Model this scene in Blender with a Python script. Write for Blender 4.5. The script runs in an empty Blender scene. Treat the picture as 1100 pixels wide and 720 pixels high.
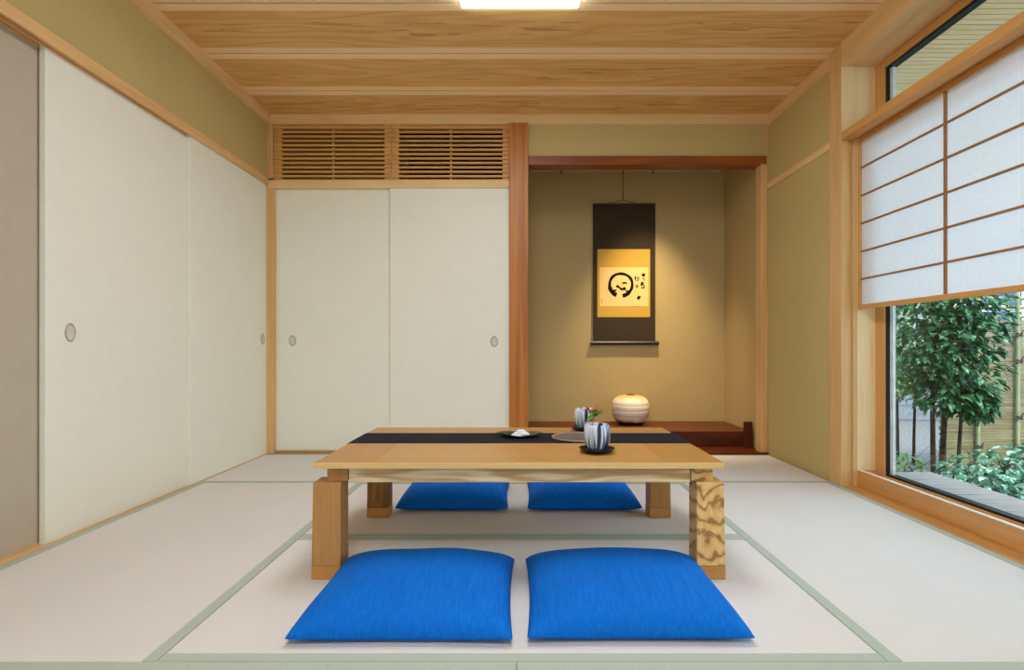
import bpy, bmesh, math, random
from mathutils import Vector, Matrix
R = random.Random(11)
PI = math.pi
sc = bpy.context.scene
COL = sc.collection

# ------------------------------------------------------------------ helpers
def lin(r, g, b):
    f = lambda c: (c/255/12.92) if c/255 <= .04045 else ((c/255+.055)/1.055)**2.4
    return (f(r), f(g), f(b), 1.0)

class N:
    """tiny node-tree writer"""
    def __init__(s, name):
        s.m = bpy.data.materials.new(name); s.m.use_nodes = True
        s.t = s.m.node_tree; s.t.nodes.clear()
        s.out = s.n('ShaderNodeOutputMaterial')
    def n(s, typ, **kw):
        o = s.t.nodes.new(typ)
        for k, v in kw.items():
            setattr(o, k, v)
        return o
    def l(s, a, b): s.t.links.new(a, b)
    def put(s, sock, v):
        if hasattr(v, 'links') or hasattr(v, 'is_linked'): s.l(v, sock)
        else: sock.default_value = v
    def math(s, op, a, b=0.0, c=None):
        o = s.n('ShaderNodeMath', operation=op); s.put(o.inputs[0], a); s.put(o.inputs[1], b)
        if c is not None: s.put(o.inputs[2], c)
        return o.outputs[0]
    def obj(s): return s.n('ShaderNodeTexCoord').outputs['Object']
    def map(s, vec, scale=(1,1,1), loc=(0,0,0)):
        o = s.n('ShaderNodeMapping'); s.l(vec, o.inputs[0])
        s.put(o.inputs['Scale'], scale); s.put(o.inputs['Location'], loc)
        return o.outputs[0]
    def noise(s, vec, scale, detail=2, rough=.5, dist=0.0):
        o = s.n('ShaderNodeTexNoise'); s.l(vec, o.inputs['Vector'])
        o.inputs['Scale'].default_value = scale; o.inputs['Detail'].default_value = detail
        o.inputs['Roughness'].default_value = rough; o.inputs['Distortion'].default_value = dist
        return o.outputs['Fac']
    def ramp(s, fac, stops):
        o = s.n('ShaderNodeValToRGB'); s.l(fac, o.inputs[0])
        e = o.color_ramp.elements
        while len(e) < len(stops): e.new(.5)
        for i, (p, c) in enumerate(stops):
            e[i].position = p; e[i].color = c
        return o.outputs[0]
    def mix(s, fac, a, b, mode='MIX'):
        o = s.n('ShaderNodeMix', data_type='RGBA', blend_type=mode)
        s.put(o.inputs[0], fac); s.put(o.inputs[6], a); s.put(o.inputs[7], b)
        return o.outputs[2]
    def bump(s, h, strength=.2, dist=.002):
        o = s.n('ShaderNodeBump'); s.l(h, o.inputs['Height'])
        o.inputs['Strength'].default_value = strength; o.inputs['Distance'].default_value = dist
        return o.outputs[0]
    def bsdf(s, color, rough=.6, normal=None, metallic=0.0, spec=.5, **kw):
        o = s.n('ShaderNodeBsdfPrincipled')
        s.put(o.inputs['Base Color'], color); s.put(o.inputs['Roughness'], rough)
        o.inputs['Metallic'].default_value = metallic
        o.inputs['Specular IOR Level'].default_value = spec
        if normal is not None: s.l(normal, o.inputs['Normal'])
        for k, v in kw.items(): s.put(o.inputs[k], v)
        s.l(o.outputs[0], s.out.inputs[0])
        return o

def wood(name, c1, c2, axis=0, across=7.0, along=.55, freq=26.0, contrast=1.0, fibre=.25, rough=.48, spec=.35, seed=0.0, lines=0):
    m = N(name); v = m.obj()
    sc_ = [across]*3; sc_[axis] = along
    base = m.map(v, tuple(sc_), (seed, seed*1.7, seed*.6))
    n = m.noise(base, 1.0, 2.0, .45, .25)
    ring = m.math('SINE', m.math('MULTIPLY', n, freq))
    ring = m.math('MULTIPLY_ADD', ring, .5*contrast, .5)
    if lines: ring = m.math('SUBTRACT', 1.0, m.math('POWER', ring, 1.0/lines)) if lines < 1 else m.math('POWER', ring, lines)
    fs = [260.0]*3; fs[axis] = 5.0
    f = m.noise(m.map(v, tuple(fs)), 1.0, 2.0, .6)
    big = m.noise(m.map(v, tuple([x*.35 for x in sc_]), (3.1, seed, 1.0)), 1.0, 1.0)
    k = m.math('ADD', m.math('MULTIPLY', ring, .55), m.math('MULTIPLY', big, .45))
    col = m.ramp(k, [(.18, lin(*c1)), (.82, lin(*c2))])
    col = m.mix(fibre, col, m.ramp(f, [(.3, lin(*[x*.82 for x in c2])), (.7, lin(*[min(255, x*1.06) for x in c1]))]))
    m.bsdf(col, rough, m.bump(f, .08, .001), spec=spec)
    return m.m

def plain(name, c, rough=.6, spec=.4, metallic=0.0, var=.06, scale=30.0, bump=0.0):
    m = N(name); v = m.obj(); n = m.noise(v, scale, 3.0)
    col = m.ramp(n, [(.25, lin(*[x*(1-var) for x in c])), (.75, lin(*[min(255, x*(1+var)) for x in c]))])
    m.bsdf(col, rough, m.bump(n, bump, .002) if bump else None, metallic, spec)
    return m.m

class MB:
    def __init__(s): s.b = bmesh.new()
    def box(s, x0, x1, y0, y1, z0, z1):
        v = [s.b.verts.new((x, y, z)) for x in (x0, x1) for y in (y0, y1) for z in (z0, z1)]
        for f in ((0,1,3,2),(4,6,7,5),(0,4,5,1),(2,3,7,6),(0,2,6,4),(1,5,7,3)):
            s.b.faces.new([v[i] for i in f])
        return s
    def frustum(s, a, b):
        """a, b: (x0,x1,y0,y1,z) bottom and top rectangles"""
        v = []
        for (x0, x1, y0, y1, z) in (a, b):
            v += [s.b.verts.new(p) for p in ((x0,y0,z),(x1,y0,z),(x1,y1,z),(x0,y1,z))]
        for f in ((3,2,1,0),(4,5,6,7),(0,1,5,4),(1,2,6,5),(2,3,7,6),(3,0,4,7)):
            s.b.faces.new([v[i] for i in f])
        return s
    def lathe(s, prof, n=40, sx=1.0, sy=1.0, c=(0,0,0), lobes=0, amp=0.0):
        rings = []
        for r, z in prof:
            if r < 1e-6: rings.append([s.b.verts.new((c[0], c[1], c[2]+z))])
            else:
                ring = []
                for i in range(n):
                    a = 2*PI*i/n; rr = r*(1+amp*math.cos(lobes*a))
                    ring.append(s.b.verts.new((c[0]+rr*math.cos(a)*sx, c[1]+rr*math.sin(a)*sy, c[2]+z)))
                rings.append(ring)
        for A, B in zip(rings, rings[1:]):
            if len(A) == 1 and len(B) == 1: continue
            for i in range(n):
                j = (i+1) % n
                if len(A) == 1: s.b.faces.new((A[0], B[j], B[i]))
                elif len(B) == 1: s.b.faces.new((A[i], A[j], B[0]))
                else: s.b.faces.new((A[i], A[j], B[j], B[i]))
        return s
    def tube(s, pts, rad, n=8):
        pts = [Vector(p) for p in pts]; rings = []
        rads = rad if isinstance(rad, (list, tuple)) else [rad]*len(pts)
        for i, p in enumerate(pts):
            d = (pts[min(i+1, len(pts)-1)]-pts[max(i-1, 0)]).normalized()
            up = Vector((0,0,1)) if abs(d.z) < .9 else Vector((1,0,0))
            a = d.cross(up).normalized(); b = d.cross(a)
            rings.append([s.b.verts.new(p+(a*math.cos(2*PI*k/n)+b*math.sin(2*PI*k/n))*rads[i]) for k in range(n)])
        for A, B in zip(rings, rings[1:]):
            for k in range(n): s.b.faces.new((A[k], A[(k+1)%n], B[(k+1)%n], B[k]))
        s.b.faces.new(rings[0][::-1]); s.b.faces.new(rings[-1])
        return s
    def leaf(s, p, d, up, L, W, fold=.25):
        d = Vector(d).normalized(); up = Vector(up); side = d.cross(up)
        if side.length < 1e-4: side = d.cross(Vector((1,0,.1)))
        side.normalize(); nrm = side.cross(d)
        p = Vector(p)
        q = [p, p+d*L*.35+side*W-nrm*W*fold*-1, p+d*L*.75+side*W*.62+nrm*W*fold*.6-nrm*L*.08, p+d*L-nrm*L*.18,
             p+d*L*.75-side*W*.62+nrm*W*fold*.6-nrm*L*.08, p+d*L*.35-side*W+nrm*W*fold, p+d*L*.4, p+d*L*.75-nrm*L*.1]
        v = [s.b.verts.new(x) for x in q]
        for f in ((0,1,6),(1,2,7,6),(2,3,7),(3,4,7),(4,5,6,7),(5,0,6)):
            s.b.faces.new([v[i] for i in f])
        return s
    def build(s, name, mat, parent=None, loc=(0,0,0), bevel=0.0, seg=2, smooth=False, rot=(0,0,0), solid=0.0, sub=0):
        bmesh.ops.recalc_face_normals(s.b, faces=s.b.faces) if not smooth or True else None
        me = bpy.data.meshes.new(name); s.b.to_mesh(me); s.b.free()
        if smooth:
            for p in me.polygons: p.use_smooth = True
        me.materials.append(mat)
        o = bpy.data.objects.new(name, me); COL.objects.link(o)
        o.location = loc; o.rotation_euler = rot
        if parent: o.parent = parent
        if solid:
            md = o.modifiers.new('solid', 'SOLIDIFY'); md.thickness = solid; md.offset = 0
        if bevel:
            md = o.modifiers.new('bevel', 'BEVEL'); md.width = bevel; md.segments = seg
            md.limit_method = 'ANGLE'; md.angle_limit = math.radians(40)
            md.harden_normals = False
        if sub:
            md = o.modifiers.new('sub', 'SUBSURF'); md.levels = sub; md.render_levels = sub
        return o

def tag(o, label, cat, group=None):
    o['label'] = label; o['category'] = cat
    if group: o['group'] = group
    return o
def thing(name, label, cat, loc=(0,0,0), rz=0.0, group=None):
    o = bpy.data.objects.new(name, None); COL.objects.link(o)
    o.empty_display_size = .05
    o.location = loc; o.rotation_euler = (0, 0, rz)
    return tag(o, label, cat, group)
def struct(o):
    o['kind'] = 'structure'; return o
def box(name, mat, x0, x1, y0, y1, z0, z1, parent=None, bevel=.0015):
    return MB().box(x0, x1, y0, y1, z0, z1).build(name, mat, parent, bevel=bevel)
def dup(o, loc, label=None, rz=None):
    """copy of a thing with copies of its parts and their sub-parts"""
    def cp(a, par):
        c = a.copy(); COL.objects.link(c)
        if par: c.parent = par
        for ch in [k for k in bpy.data.objects if k.parent == a]: cp(ch, c)
        return c
    r = cp(o, None); r.location = loc
    if rz is not None: r.rotation_euler = (0, 0, rz)
    if label: r['label'] = label
    return r

# ------------------------------------------------------------------ camera
F, VX, VY, H = 600.0, 558.5, 373.5, .74
cam = bpy.data.cameras.new('camera'); co = bpy.data.objects.new('camera', cam); COL.objects.link(co)
co.location = (0, 0, H); co.rotation_euler = (PI/2, 0, 0)
cam.sensor_width = 36; cam.lens = 36*F/1100
cam.shift_x = (550-VX)/1100; cam.shift_y = (VY-360)/1100
cam.clip_start = .02
sc.camera = co

# ------------------------------------------------------------------ materials
hin_x = wood('hinoki_x', (240,208,152), (228,190,130), 0, contrast=.8)
hin_y = wood('hinoki_y', (240,206,150), (226,186,126), 1, contrast=.8)
hin_z = wood('hinoki_z', (228,188,128), (212,168,106), 2, contrast=.8)
fir_y = wood('fir_y', (218,164,96), (200,142,76), 1, across=14, contrast=.8)
fir_z = wood('fir_z', (220,168,102), (204,148,82), 2, across=14, contrast=.8)
jamb_daylit = wood('painted_daylit_jamb', (248,224,172), (238,208,150), 2, across=10, contrast=.9)  # hinoki paled to paint daylight onto the window jamb faces
red_z = wood('red_cedar_z', (204,130,52), (156,92,30), 2, across=16, along=.5, freq=20, contrast=.9, rough=.4)
beam_x = wood('cedar_beam', (156,88,38), (122,62,24), 0, across=8, along=.6, freq=24, rough=.35)
red_x = wood('red_cedar_x', (104,46,19), (76,31,12), 0, across=8, along=.6, freq=24, rough=.38, spec=.25)
slat_w = wood('slat_wood', (224,174,104), (200,148,80), 0, contrast=.7)
tab_x = wood('table_ash_x', (192,146,82), (180,130,67), 0, across=9, along=.5, freq=18, contrast=.55, rough=.38)
tab_y = wood('table_ash_y', (188,140,75), (176,126,63), 1, across=9, along=.5, freq=16, contrast=.55, rough=.38)
edge_x = wood('table_edge', (238,202,138), (222,180,112), 0, across=9, along=.4, freq=20, contrast=.6)
apron_x = wood('apron_ash', (252,226,176), (204,152,84), 0, across=14, along=1.6, freq=44, contrast=1.3)
leg_plain = wood('leg_plain', (196,146,84), (184,130,70), 2, across=16, along=.4, freq=14, contrast=.5, fibre=.35)
def burl():
    m = N('leg_burl'); v = m.obj(); sp = m.n('ShaderNodeSeparateXYZ'); m.l(v, sp.inputs[0])
    n = m.noise(m.map(v, (15, 15, 9), (1.3, .2, .4)), 1.0, 3.0, .5, .6)
    n2 = m.noise(m.map(v, (60, 60, 30)), 1.0, 2.0)
    ph = m.math('ADD', m.math('MULTIPLY', sp.outputs[2], 120.0), m.math('ADD', m.math('MULTIPLY', n, 18.0), m.math('MULTIPLY', n2, 2.2)))
    ring = m.math('MULTIPLY_ADD', m.math('SINE', ph), .5, .5)
    ln = m.math('POWER', ring, 4.0)
    col = m.mix(m.math('MULTIPLY', ln, .85), m.ramp(n2, [(.3, lin(222,178,104)), (.7, lin(240,202,132))]), lin(150,96,40))
    m.bsdf(col, .48, spec=.35); return m.m
leg_burl = burl()
leg_dark = wood('leg_dark', (172,120,64), (126,80,36), 2, across=13, along=3.0, freq=30, contrast=1.0, seed=1.2)
foot_w = wood('foot_wood', (206,150,84), (192,132,66), 0, across=12, contrast=.6)
bark = plain('bark', (74,62,50), .9, .2, var=.3, scale=18, bump=.5)

def plaster(name, c):
    m = N(name); v = m.obj()
    n = m.noise(v, 220, 3.0, .7); b = m.noise(v, 3.0, 2.0)
    col = m.ramp(n, [(.25, lin(*[x*.94 for x in c])), (.75, lin(*[min(255, x*1.05) for x in c]))])
    col = m.mix(.12, col, m.ramp(b, [(.3, lin(*[x*.92 for x in c])), (.7, lin(*[min(255, x*1.06) for x in c]))]))
    m.bsdf(col, .92, m.bump(n, .25, .002), spec=.15)
    return m.m
juraku = plaster('juraku_plaster', (198,178,120))
juraku_alc = plaster('juraku_alcove', (190,168,116))

def paper(name, c, vein=.05):
    m = N(name); v = m.obj()
    n = m.noise(m.map(v, (60, 60, 240)), 1.0, 3.0, .65)
    n2 = m.noise(v, 14, 3.0, .6)
    k = m.math('ADD', m.math('MULTIPLY', n, .5), m.math('MULTIPLY', n2, .5))
    col = m.ramp(k, [(.3, lin(*[x*(1-vein) for x in c])), (.7, lin(*[min(255, x*(1+vein)) for x in c]))])
    m.bsdf(col, .75, m.bump(n, .05, .0006), spec=.25)
    return m.m
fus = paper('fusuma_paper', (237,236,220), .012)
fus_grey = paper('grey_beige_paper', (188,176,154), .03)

def tatami(name, axis):
    m = N(name); v = m.obj()
    w = m.n('ShaderNodeTexWave', wave_type='BANDS', bands_direction='Y' if axis == 0 else 'X', wave_profile='SIN')
    m.l(v, w.inputs['Vector']); w.inputs['Scale'].default_value = 1/.011/ (20/ (2*PI)) ; w.inputs['Distortion'].default_value = .0
    s1 = [4.0]*3; s1[1-axis] = 90; s1[axis] = 500 if False else 4.0
    cross = [300.0]*3; cross[1-axis] = 8.0
    nf = m.noise(m.map(v, tuple(cross)), 1.0, 2.0)
    nb = m.noise(m.map(v, (2.2, 2.2, 1)), 1.0, 3.0)
    k = m.math('ADD', m.math('MULTIPLY', w.outputs['Fac'], .40), m.math('ADD', m.math('MULTIPLY', nf, .3), m.math('MULTIPLY', nb, .3)))
    col = m.ramp(k, [(.2, lin(211,206,198)), (.8, lin(227,224,219))])
    m.bsdf(col, .7, m.bump(w.outputs['Fac'], .35, .0015), spec=.3)
    return m.m
tat_x = tatami('tatami_rush_x', 0); tat_y = tatami('tatami_rush_y', 1)
heri = plain('heri_cloth', (176,186,170), .8, .2, var=.05, scale=400)

def cloth_blue():
    m = N('blue_slub_cloth'); v = m.obj()
    a = m.noise(m.map(v, (170, 9, 60)), 1.0, 3.0, .6)
    b = m.noise(m.map(v, (420, 20, 200)), 1.0, 2.0, .6)
    c = m.noise(v, 5, 2.0)
    k = m.math('ADD', m.math('MULTIPLY', a, .6), m.math('ADD', m.math('MULTIPLY', b, .25), m.math('MULTIPLY', c, .15)))
    col = m.ramp(k, [(.28, lin(3,92,184)), (.52, lin(6,106,202)), (.67, lin(14,118,212)), (.80, lin(84,158,224))])
    m.bsdf(col, .8, m.bump(k, .25, .002), spec=.12)
    return m.m
blue = cloth_blue()
def runner_mat():
    m = N('navy_runner'); v = m.obj()
    a = m.noise(m.map(v, (300, 30, 30)), 1.0, 2.0); b = m.noise(m.map(v, (30, 300, 30)), 1.0, 2.0)
    k = m.math('MULTIPLY', m.math('ADD', a, b), .5)
    m.bsdf(m.ramp(k, [(.35, lin(11,11,23)), (.65, lin(23,23,42))]), .85, m.bump(k, .2, .001), spec=.25)
    return m.m
navy = runner_mat()
black = plain('black_lacquer', (14,11,12), .3, .4, var=.1)
dark = plain('dark_metal', (40,34,30), .4, .5)
chrome = plain('silver_pull', (184,174,150), .4, .5, metallic=.5, var=.03)
pull_in = plain('pull_dish', (208,205,190), .5, .5, metallic=.0, var=.03)
gasket = plain('gasket_black', (18,24,28), .45, .4)
spacer = plain('white_spacer', (214,220,220), .35, .5)
dark_void = plain('dark_board', (30,24,18), .9, .1)
back_brown = plain('brown_backing', (128,100,52), .8, .2)

def glass_mat():
    m = N('clear_glass')
    t = m.n('ShaderNodeBsdfTransparent'); t.inputs[0].default_value = (.96,.985,.975,1)
    g = m.n('ShaderNodeBsdfGlossy'); g.inputs['Roughness'].default_value = .0
    f = m.n('ShaderNodeFresnel'); f.inputs[0].default_value = 1.45
    x = m.n('ShaderNodeMixShader'); ge = m.n('ShaderNodeNewGeometry'); m.l(m.math('MULTIPLY', f.outputs[0], m.math('SUBTRACT', 1.0, ge.outputs['Backfacing'])), x.inputs[0]); m.l(t.outputs[0], x.inputs[1]); m.l(g.outputs[0], x.inputs[2])
    m.l(x.outputs[0], m.out.inputs[0]); return m.m
glass = glass_mat()
def washi():
    m = N('washi_paper'); v = m.obj()
    n = m.noise(v, 60, 4.0, .7, 1.5); n2 = m.noise(v, 260, 2.0, .6)
    k = m.math('ADD', m.math('MULTIPLY', n, .7), m.math('MULTIPLY', n2, .3))
    col = m.ramp(k, [(.3, lin(236,240,242)), (.7, lin(252,253,254))])
    d = m.n('ShaderNodeBsdfDiffuse'); m.l(col, d.inputs[0])
    t = m.n('ShaderNodeBsdfTranslucent'); m.l(col, t.inputs[0])
    x = m.n('ShaderNodeMixShader'); x.inputs[0].default_value = .50
    m.l(d.outputs[0], x.inputs[1]); m.l(t.outputs[0], x.inputs[2]); m.l(x.outputs[0], m.out.inputs[0]); return m.m
washi_m = washi()
def emit(name, c, s):
    m = N(name); e = m.n('ShaderNodeEmission'); e.inputs[0].default_value = c; e.inputs[1].default_value = s
    m.l(e.outputs[0], m.out.inputs[0]); return m.m

def ceiling_wood():
    P, Y0 = .45, 2.635
    m = N('cedar_ceiling'); v = m.obj()
    s = m.n('ShaderNodeSeparateXYZ'); m.l(v, s.inputs[0])
    u = m.math('DIVIDE', m.math('SUBTRACT', s.outputs[1], Y0), P)
    fl = m.math('FLOOR', u); fr = m.math('SUBTRACT', u, fl)
    c = m.math('ABSOLUTE', m.math('SUBTRACT', fr, .5))          # 0 centre of the board, .5 its edge
    cb = m.n('ShaderNodeCombineXYZ')
    m.l(m.math('MULTIPLY_ADD', fl, 7.3, m.math('MULTIPLY', s.outputs[0], .9)), cb.inputs[0])
    m.l(m.math('MULTIPLY', fr, 3.0), cb.inputs[1]); m.l(m.math('MULTIPLY', fl, 3.7), cb.inputs[2])
    n = m.noise(cb.outputs[0], 1.0, 2.0, .4, .2)
    ring = m.math('SINE', m.math('MULTIPLY_ADD', n, 46.0, m.math('MULTIPLY', c, 10.0)))
    ring = m.math('MULTIPLY_ADD', ring, .5, .5)
    f = m.noise(m.map(v, (3.0, 220, 1)), 1.0, 2.0, .6)
    k = m.math('ADD', m.math('MULTIPLY', ring, .5), m.math('MULTIPLY', f, .5))
    col = m.ramp(k, [(.1, lin(208,158,90)), (.5, lin(222,174,106)), (.9, lin(230,186,120))])
    # small flecks at the middle of the board
    fl2 = m.noise(m.map(cb.outputs[0], (3.2, 5.5, 1)), 1.0, 3.0, .55, .6)
    fk = m.math('MULTIPLY', m.math('GREATER_THAN', fl2, .60), m.math('LESS_THAN', c, .17))
    col = m.mix(m.math('MULTIPLY', fk, .45), col, lin(140,84,34))
    mr = m.n('ShaderNodeMapRange'); mr.interpolation_type = 'SMOOTHSTEP'
    m.l(c, mr.inputs[0]); mr.inputs[1].default_value = .36; mr.inputs[2].default_value = .376
    col = m.mix(m.math('MULTIPLY', mr.outputs[0], .8), col, lin(250,220,172))
    m.bsdf(col, .5, m.bump(f, .06, .001), spec=.3); return m.m
ceil_m = ceiling_wood()

# ------------------------------------------------------------------ room geometry constants
XL, XR, YB, ZC = -1.757, 1.712, 3.90, 2.365
Y1, Y2, Y3, Y0 = 1.315, 2.182, 3.06, .45
XM0, XM1 = -.857, .867

struct(box('floor', plain('sub_floor', (120,96,66), .8), -2.0, 1.95, -1.2, 4.8, -.12, -.032, bevel=0))

# ------------------------------------------------------------------ tatami mats
def mat_(label, x0, x1, y0, y1, axis):
    g = .0012
    x0 += g; x1 -= g; y0 += g; y1 -= g
    t = thing('tatami_mat', label, 'tatami mat', ((x0+x1)/2, (y0+y1)/2, -.03))
    hx, hy = (x1-x0)/2, (y1-y0)/2
    MB().box(-hx, hx, -hy, hy, 0, .03).build('rush_cover', tat_x if axis == 0 else tat_y, t, bevel=.002)
    w = .034
    for s in (-1, 1):
        m = MB()
        if axis == 0: m.box(-hx, hx, s*hy-(w if s > 0 else 0), s*hy+(0 if s > 0 else w), .0285, .0309)
        else: m.box(s*hx-(w if s > 0 else 0), s*hx+(0 if s > 0 else w), -hy, hy, .0285, .0309)
        m.build('border_ribbon', heri, t, bevel=.0006)
    return t
mat_('pale tatami mat lying lengthwise along the left wall of white sliding doors', XL, XM0, Y1, Y3, 1)
mat_('bright tatami mat lying lengthwise beside the window sill', XM1, XR, Y1, Y3, 1)
mat_('tatami mat under the two nearer blue cushions and the front table legs', XM0, XM1, Y1, Y2, 0)
mat_('tatami mat under the two rear blue cushions and the back table legs', XM0, XM1, Y2, Y3, 0)
mat_('tatami mat at the foot of the back closet doors', XL, -.0, Y3, 3.885, 0)
mat_('tatami mat in front of the red alcove step', 0.0, XR, Y3, 3.845, 0)
mat_('nearest tatami mat left of the short joint at the bottom edge', XL, -.008, Y0, Y1, 0)
mat_('nearest tatami mat right of the short joint at the bottom edge', -.008, XR, Y0, Y1, 0)

# ------------------------------------------------------------------ walls and ceiling
ww = MB()
ww.box(-1.95, -1.765, -1.2, YB+.05, 1.915, 2.50)
ww.box(-1.95, -1.862, -1.2, 4.75, -.03, 1.92)
ww.box(-1.90, -1.757, -1.2, 1.18, -.03, 1.92)
ww.box(-1.95, -1.765, YB+.05, 4.75, 1.915, 2.50)
struct(ww.build('wall_left', juraku))
wr = MB()
wr.box(1.727, 1.92, 3.085, YB+.02, -.03, 2.50)
wr.box(1.727, 1.92, -1.2, 1.15, -.03, 2.50)
struct(wr.build('wall_right', juraku))
wb = MB()
wb.box(.05, 1.74, YB, YB+.07, 2.06, 2.50)              # the small wall over the alcove beam
wb.box(-1.95, .02, 4.66, 4.75, -.03, 2.50)             # back of the closet
struct(wb.build('wall_back', juraku))
struct(MB().box(.0352, 1.6998, 4.647, 4.75, -.03, 2.50).build('wall_alcove_back', juraku_alc))
struct(MB().box(-.02, .035, 3.98, 4.75, -.03, 2.50).build('wall_alcove_left', juraku_alc))
struct(MB().box(1.70, 1.92, YB+.02, 4.75, -.03, 2.50).build('wall_alcove_right', juraku_alc))
wf = MB()
wf.box(-1.95, -.85, -1.25, -1.13, -.03, 2.5); wf.box(.85, 1.92, -1.25, -1.13, -.03, 2.5)
wf.box(-.85, .85, -1.25, -1.13, 2.15, 2.5)  # opening added in this unseen wall to let daylight fill in
struct(wf.build('wall_front', juraku))

LX0, LX1, LY0, LY1 = -.285, .285, 1.63, 2.648
cm = MB()
y = 2.635 - .45*9
while y < YB+.02:
    a, b = max(y+.0045, -1.13), min(y+.45-.0045, YB+.01)
    if b > a:
        if b > -.96 and a < .06:
            cm.box(-1.76, LX0, a, b, ZC, ZC+.012); cm.box(LX1, 1.725, a, b, ZC, ZC+.012)
            if a < -.96: cm.box(LX0, LX1, a, -.96, ZC, ZC+.012)
            if b > .06: cm.box(LX0, LX1, .06, b, ZC, ZC+.012)
        elif b > LY0 and a < LY1:                      # boards cut round the lamp recess
            cm.box(-1.76, LX0, a, b, ZC, ZC+.012); cm.box(LX1, 1.725, a, b, ZC, ZC+.012)
            if a < LY0: cm.box(LX0, LX1, a, LY0, ZC, ZC+.012)
            if b > LY1: cm.box(LX0, LX1, LY1, b, ZC, ZC+.012)
        else: cm.box(-1.76, 1.725, a, b, ZC, ZC+.012)
    y += .45
struct(cm.build('ceiling', ceil_m, bevel=.0015, seg=1))
struct(box('ceiling_slab', dark_void, -2.0, 1.95, -1.3, 4.8, 2.47, 2.56, bevel=0))

# mouldings, rails and posts of the room
tn = [0]
def trim(m, mat, bevel=.002):
    tn[0] += 1
    return struct(m.build('trim_%d' % tn[0], mat, bevel=bevel))
trim(MB().box(-1.766, -1.735, -1.13, YB, 2.299, ZC+.004), hin_y)                   # ceiling moulding, left
trim(MB().box(1.725, 1.74, 3.085, YB, 2.285, ZC+.004), hin_y)                       # right, over the pier
trim(MB().box(-1.766, 1.735, YB-.012, YB+.03, 2.299, ZC+.006), hin_x)              # back
k = MB(); k.box(-1.862, -1.752, 1.15, YB-.005, 1.886, 1.922)                        # left head rail with its door tracks
for a, b in ((-1.7655, -1.752), (-1.794, -1.788), (-1.8185, -1.8125), (-1.862, -1.845)): k.box(a, b, 1.15, YB-.005, 1.873, 1.888)
trim(k, fir_y if False else wood('head_rail_y', (234,194,134), (216,170,108), 1, contrast=.7))
k = MB(); k.box(-1.862, XL+.0005, 1.15, YB, -.03, -.006)
for a, b in ((-1.862, -1.8445), (-1.8182, -1.8128), (-1.7664, XL+.0005)): k.box(a, b, 1.15, YB, -.006, .0035)
trim(k, wood('door_sill_y', (232,194,136), (216,172,112), 1, contrast=.7), .001)
trim(MB().box(-1.79, -1.714, YB-.006, YB+.07, 0, 1.873), hin_z)                     # corner post
trim(MB().box(-1.766, -1.7255, YB-.004, YB+.06, 1.922, 2.299), hin_z)
trim(MB().box(-1.757, -.075, YB-.012, YB+.10, 1.851, 1.907), hin_x)                 # closet head rail
trim(MB().box(-1.714, -.075, YB-.006, YB+.10, -.03, .018), wood('closet_sill_x', (196,152,98), (176,130,76), 0, contrast=.6))
trim(MB().box(1.715, 1.737, YB-.012, YB+.06, 0, 2.299), hin_z)                      # corner post by the alcove
trim(MB().box(1.672, 1.716, YB-.02, YB+.06, .012, 2.02), hin_z)                     # alcove jamb
trim(MB().box(1.715, 1.735, 3.085, YB-.012, 1.838, 1.880), hin_y)                   # rail on the pier
trim(MB().box(-.075, .0585, YB-.03, YB+.12, 0, 2.301), red_z, .004)                 # red cedar alcove pillar
trim(MB().box(.0585, 1.716, YB-.02, YB+.085, 2.011, 2.073), beam_x, .003)            # alcove beam
# ------------------------------------------------------------------ window wall
p = MB()
p.box(XR, 1.755, 2.976, 3.089, -.02, ZC)
p.box(1.755, 1.775, 2.986, 3.089, -.02, 1.85)
p.box(1.755, 1.775, 2.976, 3.089, 1.85, ZC)
p.box(1.775, 1.915, 2.976, 3.089, -.02, ZC)
trim(p, jamb_daylit if False else hin_z)
p = MB(); p.box(1.7125, 1.895, 2.974, 2.9765, 1.887, 2.236)
trim(p, jamb_daylit, 0)
p = MB(); p.box(XR, 1.925, 1.10, 2.976, 2.236, ZC+.004)
trim(p, hin_y)
p = MB(); p.box(XR, 1.768, 1.10, 2.976, 1.843, 1.887); p.box(1.768, 1.796, 1.10, 2.976, 1.853, 1.886)
p.box(1.826, 1.915, 1.10, 2.976, 1.822, 1.886)
trim(p, fir_y)
p = MB(); p.box(XR, 1.80, 1.10, 2.976, -.03, .0015)
trim(p, fir_y)
p = MB(); p.box(1.80, 1.822, 1.10, 2.976, -.03, .087)
trim(p, wood('fir_varnish', (218,164,96), (200,142,76), 1, across=14, contrast=.8, rough=.16, spec=.6))
p = MB(); p.box(1.7985, 1.8935, 2.9745, 2.9765, .087, 1.85)
trim(p, jamb_daylit, 0)  # thin liner that carries the painted daylight on the lower jamb
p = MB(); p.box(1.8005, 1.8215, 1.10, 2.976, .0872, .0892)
trim(p, plain('painted_highlight_strip', (246,242,232), .25, .6, var=.02), 0)  # pale strip paints the sky highlight along the board's top edge
p = MB(); p.box(1.822, 1.95, 1.10, 2.976, -.03, .03)
trim(p, fir_y)
p = MB(); p.box(XR, 1.93, 1.05, 1.15, -.02, ZC)
trim(p, hin_z)

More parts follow.
